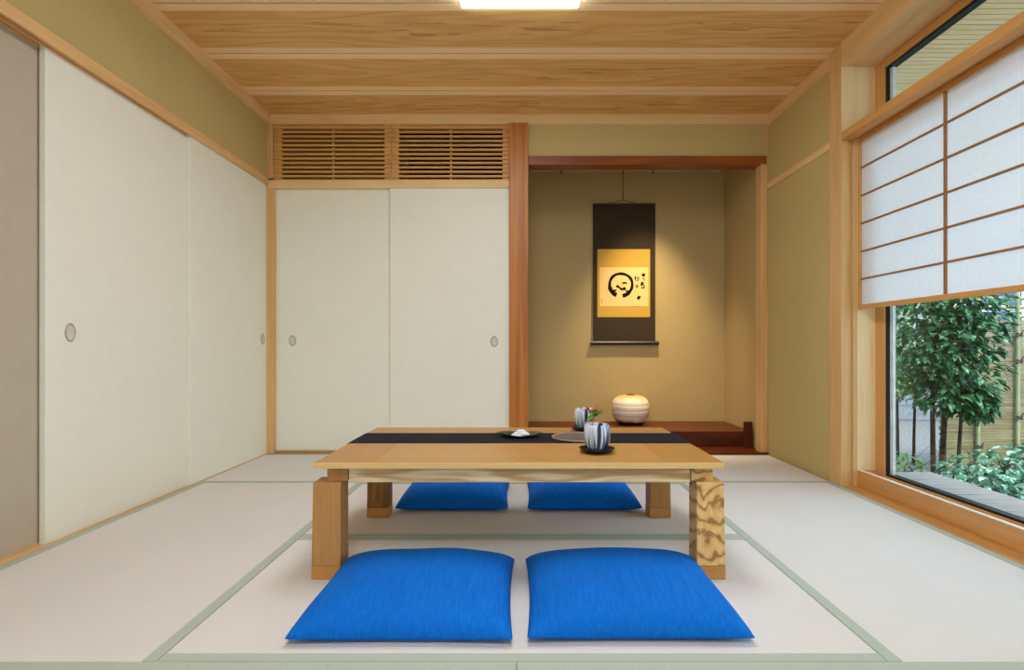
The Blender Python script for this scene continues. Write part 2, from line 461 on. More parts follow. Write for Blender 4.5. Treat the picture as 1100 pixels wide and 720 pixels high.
def window(n, z0, z1, rail_b, rail_t):
    ya, yb = 1.15, 2.976
    w = thing('window_%d' % n, '', 'window'); del w['label']; del w['category']; struct(w)
    x0, x1 = 1.892, 1.945
    f = MB()
    f.box(x0, x1, yb-.076, yb, z0, z1); f.box(x0, x1, ya, ya+.076, z0, z1)
    f.build('stile', fir_z, w, bevel=.003)
    f = MB(); f.box(x0, x1, ya+.076, yb-.076, z0, z0+rail_b); f.box(x0, x1, ya+.076, yb-.076, z1-rail_t, z1)
    f.build('rail', fir_y, w, bevel=.003)
    g0, g1, gz0, gz1 = ya+.076, yb-.076, z0+rail_b, z1-rail_t
    g = MB(); t = .011
    xa, xb = 1.9, 1.938
    g.box(xa, xb, g1-t, g1, gz0, gz1); g.box(xa, xb, g0, g0+t, gz0, gz1)
    g.box(xa, xb, g0+t, g1-t, gz0, gz0+t); g.box(xa, xb, g0+t, g1-t, gz1-t, gz1)
    g.build('gasket', gasket, w)
    g = MB(); a, b = 1.914, 1.928; t2 = .034
    g.box(a, b, g1-t2, g1-t, gz0+t, gz1-t); g.box(a, b, g0+t, g0+t2, gz0+t, gz1-t)
    g.build('spacer', spacer, w)
    MB().box(1.9295, 1.9345, g0+t, g1-t, gz0+t, gz1-t).build('pane', glass, w)
    return w
window(1, .012, 1.86, .062, .06)
window(2, 1.868, 2.236, .05, .043)

bar_w = plain('shoji_bar_wood', (160,108,62), .5, .3)
# shoji screen, half raised
sh = thing('shoji_screen', 'half-raised shoji screen of white paper and thin wooden bars over the window', 'shoji screen', (1.80, 2.06, .943))
def sbox(name, mat, x0, x1, y0, y1, z0, z1):
    return MB().box(x0-1.80, x1-1.80, y0-2.06, y1-2.06, z0-.943, z1-.943).build(name, mat, sh, bevel=.001)
sbox('paper', washi_m, 1.8105, 1.8115, 1.16, 2.968, .950, 1.845)
sbox('bottom_rail', fir_y, 1.799, 1.822, 1.16, 2.972, .943, .966)
sbox('top_rail', fir_y, 1.799, 1.822, 1.16, 2.972, 1.828, 1.852)
for yy in (2.957, 1.16): sbox('stile', fir_z, 1.799, 1.822, yy, yy+.015, .966, 1.828)
for zz in (1.102, 1.248, 1.3966, 1.5435, 1.692): sbox('horizontal_bar', bar_w, 1.8025, 1.8105, 1.175, 2.957, zz-.0045, zz+.0045)
for yy in (2.371, 1.771): sbox('vertical_bar', bar_w, 1.8015, 1.8105, yy-.006, yy+.006, .966, 1.828)

# ------------------------------------------------------------------ sliding doors
def pull(parent, loc, rot, w=.026, h=.037):
    m = MB(); n = 32
    prof = [(1.0, 0), (1.02, .0025), (.93, .0045), (.84, .0040), (.80, .0015)]
    m.lathe(prof, n, w, h); o = m.build('pull_ring', chrome, parent, loc, smooth=True, rot=rot)
    m = MB(); m.lathe([(.82, .0018), (.7, .0009), (.3, .0006), (0, .0006)], n, w, h)
    m.build('pull_dish', pull_in, o, smooth=True)
    return o
def door(n, mat, x0, x1, y0, y1, z0, z1, hand=None, side=0):
    d = struct(MB().box(x0, x1, y0, y1, z0, z1).build('door_%d' % n, mat, bevel=.0018))
    if hand:
        pull(d, hand, (PI/2, 0, PI/2) if side == 0 else (PI/2, 0, 0))
    return d
door(1, fus, -1.7875, -1.767, 2.993, 3.899, -.005, 1.8855, (-1.767, 3.835, .798))
door(2, fus, -1.812, -1.789, 2.105, 3.03, -.005, 1.8855, (-1.789, 2.221, .80))
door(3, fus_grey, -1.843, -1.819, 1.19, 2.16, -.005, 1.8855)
door(4, fus, -1.714, -.89, YB+.022, YB+.043, .018, 1.853, (-1.596, YB+.022, .789), 1)
door(5, fus, -.907, -.075, YB-.002, YB+.019, .018, 1.853, (-.179, YB-.002, .782), 1)

# ------------------------------------------------------------------ lattice transoms over the closet
def lattice(label, x0, x1, lw, rw, mull, backing):
    t = thing('lattice_panel', label, 'lattice panel', ((x0+x1)/2, YB, 1.907)); cx = (x0+x1)/2
    sl = MB(); h = 2.299-1.907
    for i in range(12):
        z = .031 + i*.0309
        [sl.box(q0, q1, 0, e_, z-.0072, z+.0072) for q0, q1, e_ in ((x0-cx+.002, x0-cx+lw, .0088), (x0-cx+lw, x1-cx-rw, .016), (x1-cx-rw, x1-cx-.002, .0088))]
    sl.build('slats', slat_w, t, bevel=.001, seg=1)
    f = MB(); f.box(x0-cx+.001, x0-cx+lw, .009, .04, .0, h); f.box(x1-cx-rw, x1-cx-.001, .009, .04, 0, h)
    f.box(x0-cx+lw, x1-cx-rw, .0165, .04, 0, .014); f.box(x0-cx+lw, x1-cx-rw, .0165, .04, h-.03, h)
    f.build('frame', wood('lattice_frame', (226,180,112), (210,160,92), 2, contrast=.6), t)
    MB().box(mull-cx-.006, mull-cx+.006, .0165, .035, .014, h-.03).build('mullion', hin_z, t)
    MB().box(x0-cx+lw, x1-cx-rw, .036 if backing is back_brown else .36, .046 if backing is back_brown else .37, .014, h-.03).build('backing_sheet', backing, t)
px = lambda q: (q-VX)/153.8
lattice('horizontal-slat wooden lattice above the closet doors, backed by a brown board', px(293.5), px(420.5), .057, .05, px(357), back_brown)
lattice('horizontal-slat wooden lattice next to the red pillar, open and black behind', px(420.5), px(547), .05, .047, px(484), dark_void)  # dark sheet behind it paints the shade of the open void

# ------------------------------------------------------------------ alcove
pl = thing('alcove_platform', 'dark red wooden platform and low step across the alcove floor', 'platform', (.88, 4.25, 0))
MB().box(-.835+.001, .82-.001, 4.08-4.25, 4.645-4.25, .015, .128).build('raised_board', red_x, pl, bevel=.003)
MB().box(-.82, .834, 3.85-4.25, 4.08-4.25, -.03, .014).build('low_step', red_x, pl, bevel=.002)
MB().box(1.631-.88, 1.686-.88, 4.045-4.25, 4.0795-4.25, .0145, .20).build('end_block', red_x, pl, bevel=.002)
# ceiling of the alcove
struct(box('ceiling_alcove', plain('alcove_ceiling', (176,150,110), .8), .035, 1.70, YB+.07, 4.647, 2.40, 2.43, bevel=0))
# picture rail and hooks
rl = thing('picture_rail', 'thin rail with small hooks high on the alcove wall', 'rail', (.88, 4.64, 2.205))
MB().box(-.78, .78, -.008, .006, -.003, .009).build('bar', plain('rail_white', (206,196,170), .5), rl)
HK = [(603-VX)/600*4.63, (669-VX)/600*4.63, (701-VX)/600*4.63]
for hx in HK:
    MB().tube([(hx-.88, -.012, .004), (hx-.88, -.02, -.006), (hx-.88, -.018, -.02), (hx-.88, -.012, -.022)], .0055).build('hook', dark, rl, smooth=True)

# hanging scroll
SY = 4.628
def sx(q): return (q-VX)/600*SY
def sz(q): return H+(VY-q)/600*SY
scx = sx(670.5); szt = sz(219)
scr = thing('hanging_scroll', 'dark hanging scroll with a black ink circle on pale paper in the alcove', 'hanging scroll', (scx, SY, sz(371)))
base = scr.location.copy()
def sbx(name, mat, x0, x1, yf, yb, y0, y1, par=scr):
    return MB().box(sx(x0)-base.x, sx(x1)-base.x, yf-base.y, yb-base.y, sz(y1)-base.z, sz(y0)-base.z).build(name, mat, par)
def brocade():
    m = N('dark_brocade'); v = m.obj(); n = m.noise(v, 90, 3.0, .7); n2 = m.noise(m.map(v, (200, 10, 200)), 1.0)
    k = m.math('MULTIPLY', m.math('ADD', n, n2), .5)
    m.bsdf(m.ramp(k, [(.35, lin(44,36,26)), (.65, lin(78,64,46))]), .85, spec=.2); return m.m
sbx('silk_mount', brocade(), 637, 704, SY, SY+.003, 219, 367)
ochre = sbx('gold_panel', plain('ochre_silk', (206,164,66), .7, .3, var=.05, scale=200), 641.7, 698.3, SY-.0015, SY-.0003, 267.8, 340.8)
pap = sbx('paper', plain('cream_paper', (240,206,132), .8, .2, var=.03, scale=120), 644.2, 696.3, SY-.003, SY-.0017, 287.3, 329.4)
ink = plain('ink', (24,20,14), .8, .1, var=.2)
def blob_strip(m, pts, yoff):
    """brush stroke: pts (px, py, halfwidth px) as a thin raised ribbon"""
    L = []
    for i, (x, y, w) in enumerate(pts):
        a = pts[max(i-1, 0)]; b = pts[min(i+1, len(pts)-1)]
        dx, dy = b[0]-a[0], b[1]-a[1]; d = math.hypot(dx, dy) or 1
        nx, ny = -dy/d, dx/d
        L.append([m.b.verts.new((sx(x+s*nx*w)-base.x, yoff+t, sz(y+s*ny*w)-base.z)) for s, t in ((1,0),(-1,0),(-1,.0006),(1,.0006))])
    for A, B in zip(L, L[1:]):
        for k in range(4): m.b.faces.new((A[k], A[(k+1)%4], B[(k+1)%4], B[k]))
    m.b.faces.new(L[0]); m.b.faces.new(L[-1][::-1])
yo = SY-.0037-base.y
m = MB(); pts = []
for i in range(45):                                   # the open brush circle
    a = math.radians(112+i*(330/44)); r = 12.3+.15*math.sin(i*.5)
    w = 1.5+.14*math.sin(i*.9+1)+ (.7 if i < 8 else 0) + (.5 if i > 38 else 0)
    pts.append((666.9+r*math.cos(a), 306.0+r*.97*math.sin(a), w))
blob_strip(m, pts, yo); m.build('ink_circle', ink, pap)
Z = lambda x, y: (636+x/8.37, 260+y/8.37)
strokes = [[(268,375,.5),(288,366,1.1),(314,372,.6)], [(215,402,.8),(232,400,1.5),(248,412,.8)], [(236,404,.5),(262,425,1.3),(300,424,1.2)],
           [(280,410,.9),(292,420,1.5),(300,430,.9)], [(166,436,.6),(192,442,1.4),(220,434,.7)], [(300,440,.5),(325,446,1.3),(340,440,.6)], [(222,390,.4),(240,398,.9)]]
m = MB()
for s in strokes: blob_strip(m, [Z(a, b)+(w,) for a, b, w in s], yo)
m.build('ink_marks', ink, pap)
chars = [[(446,292,.7),(478,290,.7)], [(448,304,.6),(476,302,.9)], [(460,286,.5),(462,312,.9)], [(452,322,.4),(468,336,.5),(472,350,.4)],
         [(438,366,.5),(464,362,.5)], [(436,382,.9),(462,378,1.2)], [(452,360,.5),(444,400,.6)], [(440,412,.6),(474,412,.7)], [(462,386,.5),(470,404,.6)],
         [(378,328,.5),(396,306,.4)], [(390,318,.5),(388,344,.5),(414,346,.5),(422,326,.4),(408,312,.4)], [(402,322,.4),(410,334,.5)],
         [(390,396,.5),(402,384,.5),(414,398,.5),(402,414,.5),(390,400,.4)], [(398,398,.3),(408,404,.4)],
         [(402,506,.5),(416,500,1.6),(436,492,.9)], [(408,512,.6),(426,514,.9)]]
for part_name, idx in (('calligraphy', range(0, 9)), ('calligraphy', range(9, 12)), ('calligraphy', range(12, 14)), ('ink_dot', range(14, 16))):
    m = MB()
    for q in idx: blob_strip(m, [Z(a, b)+(w,) for a, b, w in chars[q]], yo)
    m.build(part_name, ink, pap)
m = MB()
for s in [[(84,520,.25),(92,524,.25)], [(88,516,.25),(87,540,.25)], [(83,544,.25),(92,552,.25)]]: blob_strip(m, [Z(a, b)+(w,) for a, b, w in s], yo)
m.build('signature', plain('faint_ink', (130,96,50), .8, .1), pap)
m = MB(); m.tube([(sx(634)-base.x, -.004, sz(368.6)-base.z), (sx(707.5)-base.x, -.004, sz(368.6)-base.z)], .0165, 16)
m.build('bottom_rod', dark, scr)
m = MB(); m.tube([(sx(637)-base.x, 0, sz(219.5)-base.z), (sx(704)-base.x, 0, sz(219.5)-base.z)], .007, 10); m.build('top_bar', dark, scr)
m = MB(); hk = (HK[1]-base.x, -.006, sz(184)-base.z-.008)
m.tube([(sx(655)-base.x, 0, sz(218.5)-base.z), (HK[1]-base.x, -.004, sz(215)-base.z), (sx(684)-base.x, 0, sz(218.5)-base.z)], .0022, 6)
m.tube([(HK[1]-base.x, -.004, sz(215)-base.z), hk], .0032, 6); m.build('cord', plain('cord_brown', (92,70,40), .8), scr)

# ridged round jar on the platform
def jar_mat():
    m = N('cream_jar'); v = m.obj(); s = m.n('ShaderNodeSeparateXYZ'); m.l(v, s.inputs[0])
    n = m.noise(v, 12, 3.0, .6)
    z = m.math('ADD', s.outputs[2], m.math('MULTIPLY_ADD', n, .05, -.025))
    zz = m.math('DIVIDE', z, .235)
    col = m.ramp(zz, [(.0, lin(34,26,22)), (.085, lin(40,30,26)), (.13, lin(196,170,140)), (.2, lin(236,224,202)), (.80, lin(240,230,208)), (.91, lin(228,200,142)), (1.0, lin(208,164,84))])
    m.bsdf(col, .45, m.bump(n, .1, .003), spec=.4); return m.m
jr = thing('lidded_jar', 'round cream jar with ochre top standing on the alcove platform', 'jar', ((676.5-VX)/600*4.5, 4.47, .128))
prof = [(0, 0), (.085, 0), (.10, .012), (.122, .038), (.139, .068), (.1475, .096), (.150, .112), (.1485, .114), (.150, .117), (.1495, .140), (.148, .158), (.1462, .160), (.1468, .163), (.140, .182), (.126, .203), (.105, .219), (.075, .230), (.045, .234), (.032, .232), (.022, .222), (0, .220)]
m = MB(); m.lathe(prof, 56); m.build('body', jar_mat(), jr, smooth=True)
m = MB(); m.lathe([(0, .221), (.022, .223), (.031, .2335), (.036, .236), (.030, .2385), (.020, .231), (0, .226)], 32); m.build('mouth', dark, jr, smooth=True)
m = MB()
for zz, rr in ((.079, .1435), (.113, .1494), (.160, .1470)):
    m.lathe([(rr-.002, zz-.0022), (rr+.0012, zz-.001), (rr+.0012, zz+.001), (rr-.002, zz+.0022)], 56)
m.build('groove_lines', plain('jar_groove', (176,156,128), .6), jr, smooth=True)

# ------------------------------------------------------------------ low table
TX0, TX1, TY0, TY1, TZ = -.649, .645, 1.76, 2.53, .378
tcx, tcy = (TX0+TX1)/2, (TY0+TY1)/2
tb = thing('low_table', 'low wooden table with chunky stepped legs in the middle of the tatami', 'table', (tcx, tcy, 0))
def T(m, name, mat, par=tb, bevel=.0015):
    for v in m.b.verts: v.co.x -= tcx; v.co.y -= tcy
    return m.build(name, mat, par, bevel=bevel)
SEAM = .463
T(MB().box(-SEAM, SEAM-.0, TY0+.002, TY1-.002, TZ-.019, TZ), 'tabletop', tab_x, bevel=.0008)
for a, b in ((TX0+.002, -SEAM-.0006), (SEAM+.0006, TX1-.002)): T(MB().box(a, b, TY0+.002, TY1-.002, TZ-.019, TZ), 'end_board', tab_y, bevel=.0008)
for a, b in ((TY0, TY0+.0018), (TY1-.0018, TY1)): T(MB().box(TX0, TX1, a, b, TZ-.020, TZ-.0006), 'edge_banding', edge_x, bevel=.0005)
T(MB().box(-.553, .551, 1.806, 1.832, .304, TZ-.0195), 'apron', apron_x)
T(MB().box(-.553, .551, 2.458, 2.484, .304, TZ-.0195), 'apron', apron_x)
for s in (-1, 1): T(MB().box(s*.595-.013, s*.595+.013, 1.868, 2.424, .304, TZ-.0195), 'apron', apron_x)
def leg(sxn, back, mat):
    y0, y1 = (1.78, 1.866) if not back else (2.424, 2.51)
    xi, xo = (.572, .661) if sxn < 0 else (.564, .652)
    xs = lambda a, b: (min(a*sxn, b*sxn), max(a*sxn, b*sxn))
    a0, a1 = xs(xi, xo); u0, u1 = xs(.555 if sxn < 0 else .553, .622)
    t = .004
    b0, b1 = (a0-t, a1) if sxn < 0 else (a0, a1+t)
    m = MB(); m.frustum((b0, b1, y0-.0, y1, .0435), (a0, a1, y0+.002, y1-.002, .3095))
    l = T(m, 'leg', mat, bevel=.003)
    m = MB(); m.box(u0, u1, y0+.022, y1-.004, .3096, TZ-.0195); T(m, 'leg_neck', mat, l, .001)
    m = MB(); m.frustum((b0-.0005, b1+.0005, y0-.0005, y1+.0005, .0005), (b0, b1, y0, y1, .0428)); T(m, 'foot', foot_w, l, .002)
    return l
leg(-1, False, leg_plain)
leg(1, False, leg_burl)
leg(-1, True, leg_dark)
leg(1, True, leg_plain)

# navy runner, drooping over both table ends
rn = MB(); prof = []
for (x, z) in ((TX0-.0035, TZ-.07), (TX0-.0035, TZ-.01), (TX0-.003, TZ-.001), (TX0+.004, TZ+.0016), (0, TZ+.0016), (TX1-.004, TZ+.0016), (TX1+.003, TZ-.001), (TX1+.0035, TZ-.01), (TX1+.0035, TZ-.07)):
    prof.append((x, z))
A = [[rn.b.verts.new((x-tcx, yy-2.232, z-TZ)) for x, z in prof] for yy in (2.112, 2.35)]
for i in range(len(prof)-1): rn.b.faces.new((A[0][i], A[0][i+1], A[1][i+1], A[1][i]))
rr_ = rn.build('table_runner', navy, None, (tcx, 2.232, TZ), solid=.0018)
tag(rr_, 'dark navy cloth runner laid along the length of the low table', 'table runner')

# ------------------------------------------------------------------ zabuton cushions
def cushion_mesh(w, d, T_, seed):
    rr = random.Random(seed); n = 36; b = bmesh.new(); e = .022
    ph = [rr.uniform(0, 6) for _ in range(6)]
    def P(u, v, top):
        au, av = abs(u), abs(v)
        pin = .011                                        # sides bow in a little between pointed corners
        X = u*(w/2-pin*(1-v*v)*au**3); Y = v*(d/2-pin*.8*(1-u*u)*av**3)
        f = max(0.0, (1-au**3.2)*(1-av**3.2))
        wob = .003*math.sin(3*u+ph[0])*math.cos(2.5*v+ph[1])+.0022*math.sin(7*u+ph[2]+2*v)+.0016*math.sin(9*v+ph[3]+3*u)
        if top: z = e+(T_-e)*f**.5+wob*f
        else: z = e-e*min(1.0, 1.5*f**.45)
        corner = (au*av)**6
        return (X, Y, max(.001, z-.004*corner if top else max(.001, z-.004*corner)))
    top = [[b.verts.new(P(2*i/n-1, 2*j/n-1, True)) for j in range(n+1)] for i in range(n+1)]
    bot = [[top[i][j] if i in (0, n) or j in (0, n) else b.verts.new(P(2*i/n-1, 2*j/n-1, False)) for j in range(n+1)] for i in range(n+1)]
    for i in range(n):
        for j in range(n):
            b.faces.new((top[i][j], top[i+1][j], top[i+1][j+1], top[i][j+1]))
            b.faces.new((bot[i][j], bot[i][j+1], bot[i+1][j+1], bot[i+1][j]))
    bmesh.ops.recalc_face_normals(b, faces=b.faces)
    me = bpy.data.meshes.new('floor_cushion'); b.to_mesh(me); b.free(); me.materials.append(blue)
    for p_ in me.polygons: p_.use_smooth = True
    return me
def cushion(label, x0, x1, y0, y1, T_, seed, rz=0.0):
    me = cushion_mesh(x1-x0, y1-y0, T_, seed)
    o = bpy.data.objects.new('floor_cushion', me); COL.objects.link(o)
    o.location = ((x0+x1)/2, (y0+y1)/2, .0008); o.rotation_euler = (0, 0, rz)
    md = o.modifiers.new('sub', 'SUBSURF'); md.levels = 1; md.render_levels = 1
    return tag(o, label, 'cushion', 'blue floor cushions around the low table')
cushion('bright blue floor cushion in front of the table, on the side of the sliding doors', -.588, -.012, 1.372, 1.905, .095, 1)
cushion('bright blue floor cushion in front of the table, on the window side', .012, .590, 1.378, 1.905, .098, 2)
cushion('shaded blue floor cushion behind the table, on the side of the sliding doors', -.567, -.047, 2.50, 3.02, .105, 3)
cushion('shaded blue floor cushion behind the table, on the window side', .028, .556, 2.50, 3.02, .108, 4)

# ------------------------------------------------------------------ things on the table
def cup_mat():
    m = N('blue_stripe_glaze'); v = m.obj()
    s = m.n('ShaderNodeSeparateXYZ'); m.l(v, s.inputs[0])
    ang = m.math('ARCTAN2', s.outputs[1], s.outputs[0])
    cb = m.n('ShaderNodeCombineXYZ'); m.l(m.math('MULTIPLY', m.math('COSINE', ang), 3.4), cb.inputs[0]); m.l(m.math('MULTIPLY', m.math('SINE', ang), 3.4), cb.inputs[1])
    m.l(m.math('MULTIPLY', s.outputs[2], 5.0), cb.inputs[2])
    n = m.noise(cb.outputs[0], 1.0, 2.5, .55)
    taper = m.math('MULTIPLY', m.math('SUBTRACT', s.outputs[2], .03), .9)
    n = m.math('SUBTRACT', n, taper)
    col = m.ramp(n, [(.44, lin(214,226,236)), (.52, lin(150,178,205)), (.57, lin(52,70,104)), (.72, lin(24,34,60))])
    lo = m.math('LESS_THAN', s.outputs[2], .011)
    col = m.mix(lo, col, lin(58,76,112))
    m.bsdf(col, .15, spec=.5); return m.m
cupm = cup_mat()
def cup(label, x, y, z):
    c = thing('tea_cup', label, 'tea cup', (x, y, z))
    pr = [(r_*1.07, z_*1.07) for r_, z_ in [(0, .004), (.021, .004), (.022, 0), (.026, 0), (.028, .006), (.036, .016), (.0415, .034), (.0425, .052), (.0405, .074), (.0385, .084), (.0375, .0855), (.0355, .084), (.0375, .072), (.0392, .050), (.037, .030), (.030, .016), (0, .013)]]
    m = MB(); m.lathe(pr, 48); m.build('cup_body', cupm, c, smooth=True)
    return c
def saucer(label, x, y, z):
    m = MB(); m.lathe([(0, 0), (.036, 0), (.038, .003), (.052, .007), (.0605, .013), (.0625, .0155), (.0605, .0165), (.052, .0105), (.036, .0058), (0, .0052)], 48)
    return tag(m.build('saucer', black, None, (x, y, z), smooth=True), label, 'saucer')
cx1, cy1 = (641.5-VX)/600*1.925, 1.93
cx2, cy2 = (628-VX)/600*2.44, 2.435
saucer('black lacquer saucer under the tea cup near the front table edge', cx1, cy1, TZ+.0003)
cup('blue and white striped tea cup nearest the front edge of the table', cx1, cy1, TZ+.0058)
saucer('black lacquer saucer under the tea cup at the far side of the table', cx2, cy2, TZ+.0003)
cup('blue and white striped tea cup at the far side, behind the flower vase', cx2, cy2, TZ+.0058)

# round woven mat with vase
rx, ry = (624-VX)/600*2.22, 2.225
rz_ = TZ+.0028
def mesh_mat():
    m = N('woven_brown_mat'); v = m.obj(); n = m.noise(v, 260, 2.0, .7); w = m.noise(v, 40, 2.0)
    m.bsdf(m.ramp(m.math('MULTIPLY', m.math('ADD', n, w), .5), [(.35, lin(84,70,62)), (.65, lin(132,114,102))]), .6, m.bump(n, .4, .002), spec=.3); return m.m
ct = thing('round_tray', 'flat round grey-brown woven tray on the runner, under the flower vase', 'tray', (rx, ry, rz_))
m = MB(); m.lathe([(0, 0), (.108, 0), (.108, .0035), (0, .0035)], 56); m.build('disc', mesh_mat(), ct)
m = MB(); m.lathe([(.107, .0), (.115, .001), (.1165, .0045), (.113, .007), (.107, .0036)], 56); m.build('rim', plain('tray_rim', (150,136,122), .4), ct, smooth=True)
vx, vy, vz = (638-VX)/600*2.21, 2.215, rz_+.0038
def vase_mat():
    m = N('amber_vase'); v = m.obj(); s = m.n('ShaderNodeSeparateXYZ'); m.l(v, s.inputs[0])
    n = m.noise(v, 30, 2.0)
    col = m.ramp(m.math('ADD', m.math('DIVIDE', s.outputs[2], .08), m.math('MULTIPLY_ADD', n, .3, -.15)), [(.1, lin(120,76,52)), (.55, lin(186,124,72)), (.9, lin(196,140,110))])
    m.bsdf(col, .25, spec=.5); return m.m
vs = tag(MB().lathe([(0, 0), (.022, 0), (.030, .006), (.0375, .026), (.0380, .044), (.033, .058), (.022, .068), (.0145, .073), (.0135, .080), (.0155, .0835), (.013, .0835), (.0112, .079), (.0125, .072), (.02, .064), (.030, .052), (.034, .04), (.03, .014), (0, .006)], 40).build('flower_vase', vase_mat(), None, (vx, vy, vz), smooth=True),
    'small squat amber vase standing on the round woven tray', 'vase')
fs = thing('flower_sprig', 'little sprig of green leaves and coral blossom in the amber vase', 'flower', (vx, vy, vz+.062))
m = MB(); m.tube([(0, 0, -.03), (.002, 0, .0), (.004, -.002, .03)], .0016, 6); m.tube([(0, .002, -.02), (-.008, .004, .02), (-.02, 0, .05)], .0011, 6); m.build('stem', plain('stem_green', (70,110,40), .6), fs)
m = MB(); rr = random.Random(5)
for i in range(13):
    a = i*2.4; el = rr.uniform(-.1, .9)
    m.leaf((.003, -.002, .022+rr.uniform(-.008, .01)), (math.cos(a)*math.cos(el), math.sin(a)*math.cos(el), math.sin(el)), (0,0,1), rr.uniform(.030, .046), rr.uniform(.008, .012))
m.build('leaves', plain('leaf_green', (84,150,34), .45, .5, var=.35, scale=60), fs, solid=.0006)
m = MB()
for i in range(9):
    a = PI*.62+rr.uniform(-1.2, 1.2) if i < 6 else rr.uniform(0, 6.3); el = rr.uniform(.25, .9)
    m.leaf((-.006+rr.uniform(-.006, .006), 0, .034), (math.cos(a)*math.cos(el), math.sin(a)*math.cos(el)*.5, math.sin(el)), (0,.2,1), rr.uniform(.036, .054), rr.uniform(.006, .010))
m.build('petals', plain('coral_petal', (224,96,58), .5, .4, var=.2, scale=60), fs, solid=.0006)
m = MB(); m.lathe([(0, .030), (.006, .032), (.008, .038), (.006, .045), (0, .048)], 12, c=(.005, -.006, 0)); m.build('bud', plain('bud_yellow', (196,190,60), .5), fs, smooth=True)

# leaf dish and sweet
dx, dy = (558-VX)/600*2.24, 2.245
ds = thing('leaf_dish', 'shallow dark green leaf-shaped dish on the navy runner', 'dish', (dx, dy, rz_))
def dish_mat():
    m = N('leaf_glaze'); v = m.obj(); n = m.noise(v, 25, 3.0); 
    m.bsdf(m.ramp(n, [(.35, lin(28,36,22)), (.6, lin(66,78,44)), (.75, lin(120,128,88))]), .3, spec=.5); return m.m
b = MB(); n = 48
rings = []
for r, z in ((0, .002), (.35, .002), (.62, .0045), (.84, .010), (1.0, .0175)):
    ring = []
    for i in range(n):
        a = 2*PI*i/n
        tip = 1+.16*abs(math.cos(a))**6
        X = .078*r*math.cos(a)*tip; Y = .058*r*math.sin(a)*(1-.12*abs(math.cos(a)))
        ring.append(b.b.verts.new((X, Y, z*(.55+.45*abs(math.cos(a)))+.0012)))
    rings.append(ring)
for A_, B_ in zip(rings, rings[1:]):
    for i in range(n): b.b.faces.new((A_[i], A_[(i+1)%n], B_[(i+1)%n], B_[i]))
bmesh.ops.remove_doubles(b.b, verts=b.b.verts, dist=1e-5)
b.build('bowl', dish_mat(), ds, smooth=True, solid=.003)
m = MB(); m.leaf((-.07, 0, .0165), (1, 0, -.12), (0, 0, 1), .06, .018, .1); m.build('leaf_garnish', plain('dark_leaf', (50,76,36), .45, .5, var=.3), ds, solid=.001)
m = MB()
for (a0, a1, b0, b1, z0, z1, tw) in ((-.040, .044, -.026, .026, .0065, .0135, .1), (-.030, .034, -.021, .021, .0138, .021, -.2), (-.018, .020, -.015, .014, .0213, .0295, .35)):
    v0 = len(m.b.verts); m.frustum((a0, a1, b0, b1, z0), (a0*.6, a1*.6, b0*.55, b1*.55, z1))
    m.b.verts.ensure_lookup_table()
    for v in m.b.verts[v0:]:
        v.co = Matrix.Rotation(tw, 3, 'Z') @ v.co
nap = m.build('paper_napkin', plain('white_napkin', (226,230,240), .6, .3, var=.03), None, (dx+.004, dy, rz_), bevel=.003)
tag(nap, 'small heap of folded white paper sitting in the leaf dish', 'napkin')

# ------------------------------------------------------------------ lamps
def ceiling_lamp(label, ya, yb, mat):
    lp = thing('ceiling_lamp', label, 'lamp', (0, (ya+yb)/2, ZC)); hy = (yb-ya)/2
    f = MB(); t = .012
    f.box(LX0, LX0+t, -hy, hy, -.004, .03); f.box(LX1-t, LX1, -hy, hy, -.004, .03); f.box(LX0+t, LX1-t, -hy, -hy+t, -.004, .03); f.box(LX0+t, LX1-t, hy-t, hy, -.004, .03)
    f.build('frame', hin_x, lp, bevel=.001)
    MB().box(LX0+t, LX1-t, -hy+t, hy-t, -.022, .006).build('diffuser', mat, lp)
    MB().box(LX0+.002, LX1-.002, -hy+.002, hy-.002, .0305, .05).build('housing', dark_void, lp)
ceiling_lamp('flush rectangular white ceiling lamp set in the cedar boards', LY0, LY1, emit('lamp_diffuser', (.93, .98, 1.07, 1), 9.5))
ceiling_lamp('added flush white ceiling lamp, an unseen fill light over the front of the room', -.96, .06, emit('fill_lamp_diffuser', (.93, .98, 1.07, 1), 17.0))  # second lamp, added out of view as fill light from the front

dl = thing('alcove_downlight', 'small recessed downlight in the alcove ceiling behind the beam', 'lamp', (1.02, 4.08, 2.40))
m = MB(); m.lathe([(.034, -.004), (.045, -.004), (.045, 0), (.034, 0)], 32); m.build('ring', dark, dl)
ld = bpy.data.lights.new('alcove_spot', 'SPOT'); ld.energy = 200; ld.color = (1.0, .78, .50); ld.spot_size = math.radians(60); ld.spot_blend = 1.0; ld.shadow_soft_size = .05
lo = bpy.data.objects.new('alcove_spot', ld); COL.objects.link(lo); lo.parent = dl; lo.location = (0, 0, -.008)
lo.rotation_euler = (math.radians(12), 0, 0)

# ------------------------------------------------------------------ outside
ground_m = plain('gravel', (128,126,124), .95, .2, var=.35, scale=45, bump=.6)
struct(box('ground', ground_m, 1.97, 14, -1.0, 14, -.55, -.40, bevel=0))
def deck_mat():
    m = N('deck_boards'); v = m.obj(); n = m.noise(m.map(v, (3, 60, 60)), 1.0, 3.0)
    m.bsdf(m.ramp(n, [(.3, lin(150,140,138)), (.7, lin(186,178,176))]), .8, m.bump(n, .2, .002), spec=.25); return m.m
dk = MB(); y = 3.775
while y > .6:
    dk.box(1.955, 2.775, y-.115, y-.004, -.125, -.10); y -= .115
deck = dk.build('deck', deck_mat(), bevel=.003); struct(deck)
struct(box('deck_frame', deck_mat(), 1.97, 2.76, .65, 3.76, -.40, -.126, bevel=.002))
sf = MB(); y = .2
while y < 5.0:
    sf.box(1.945, 3.05, y, y+.037, 2.42, 2.435); y += .046
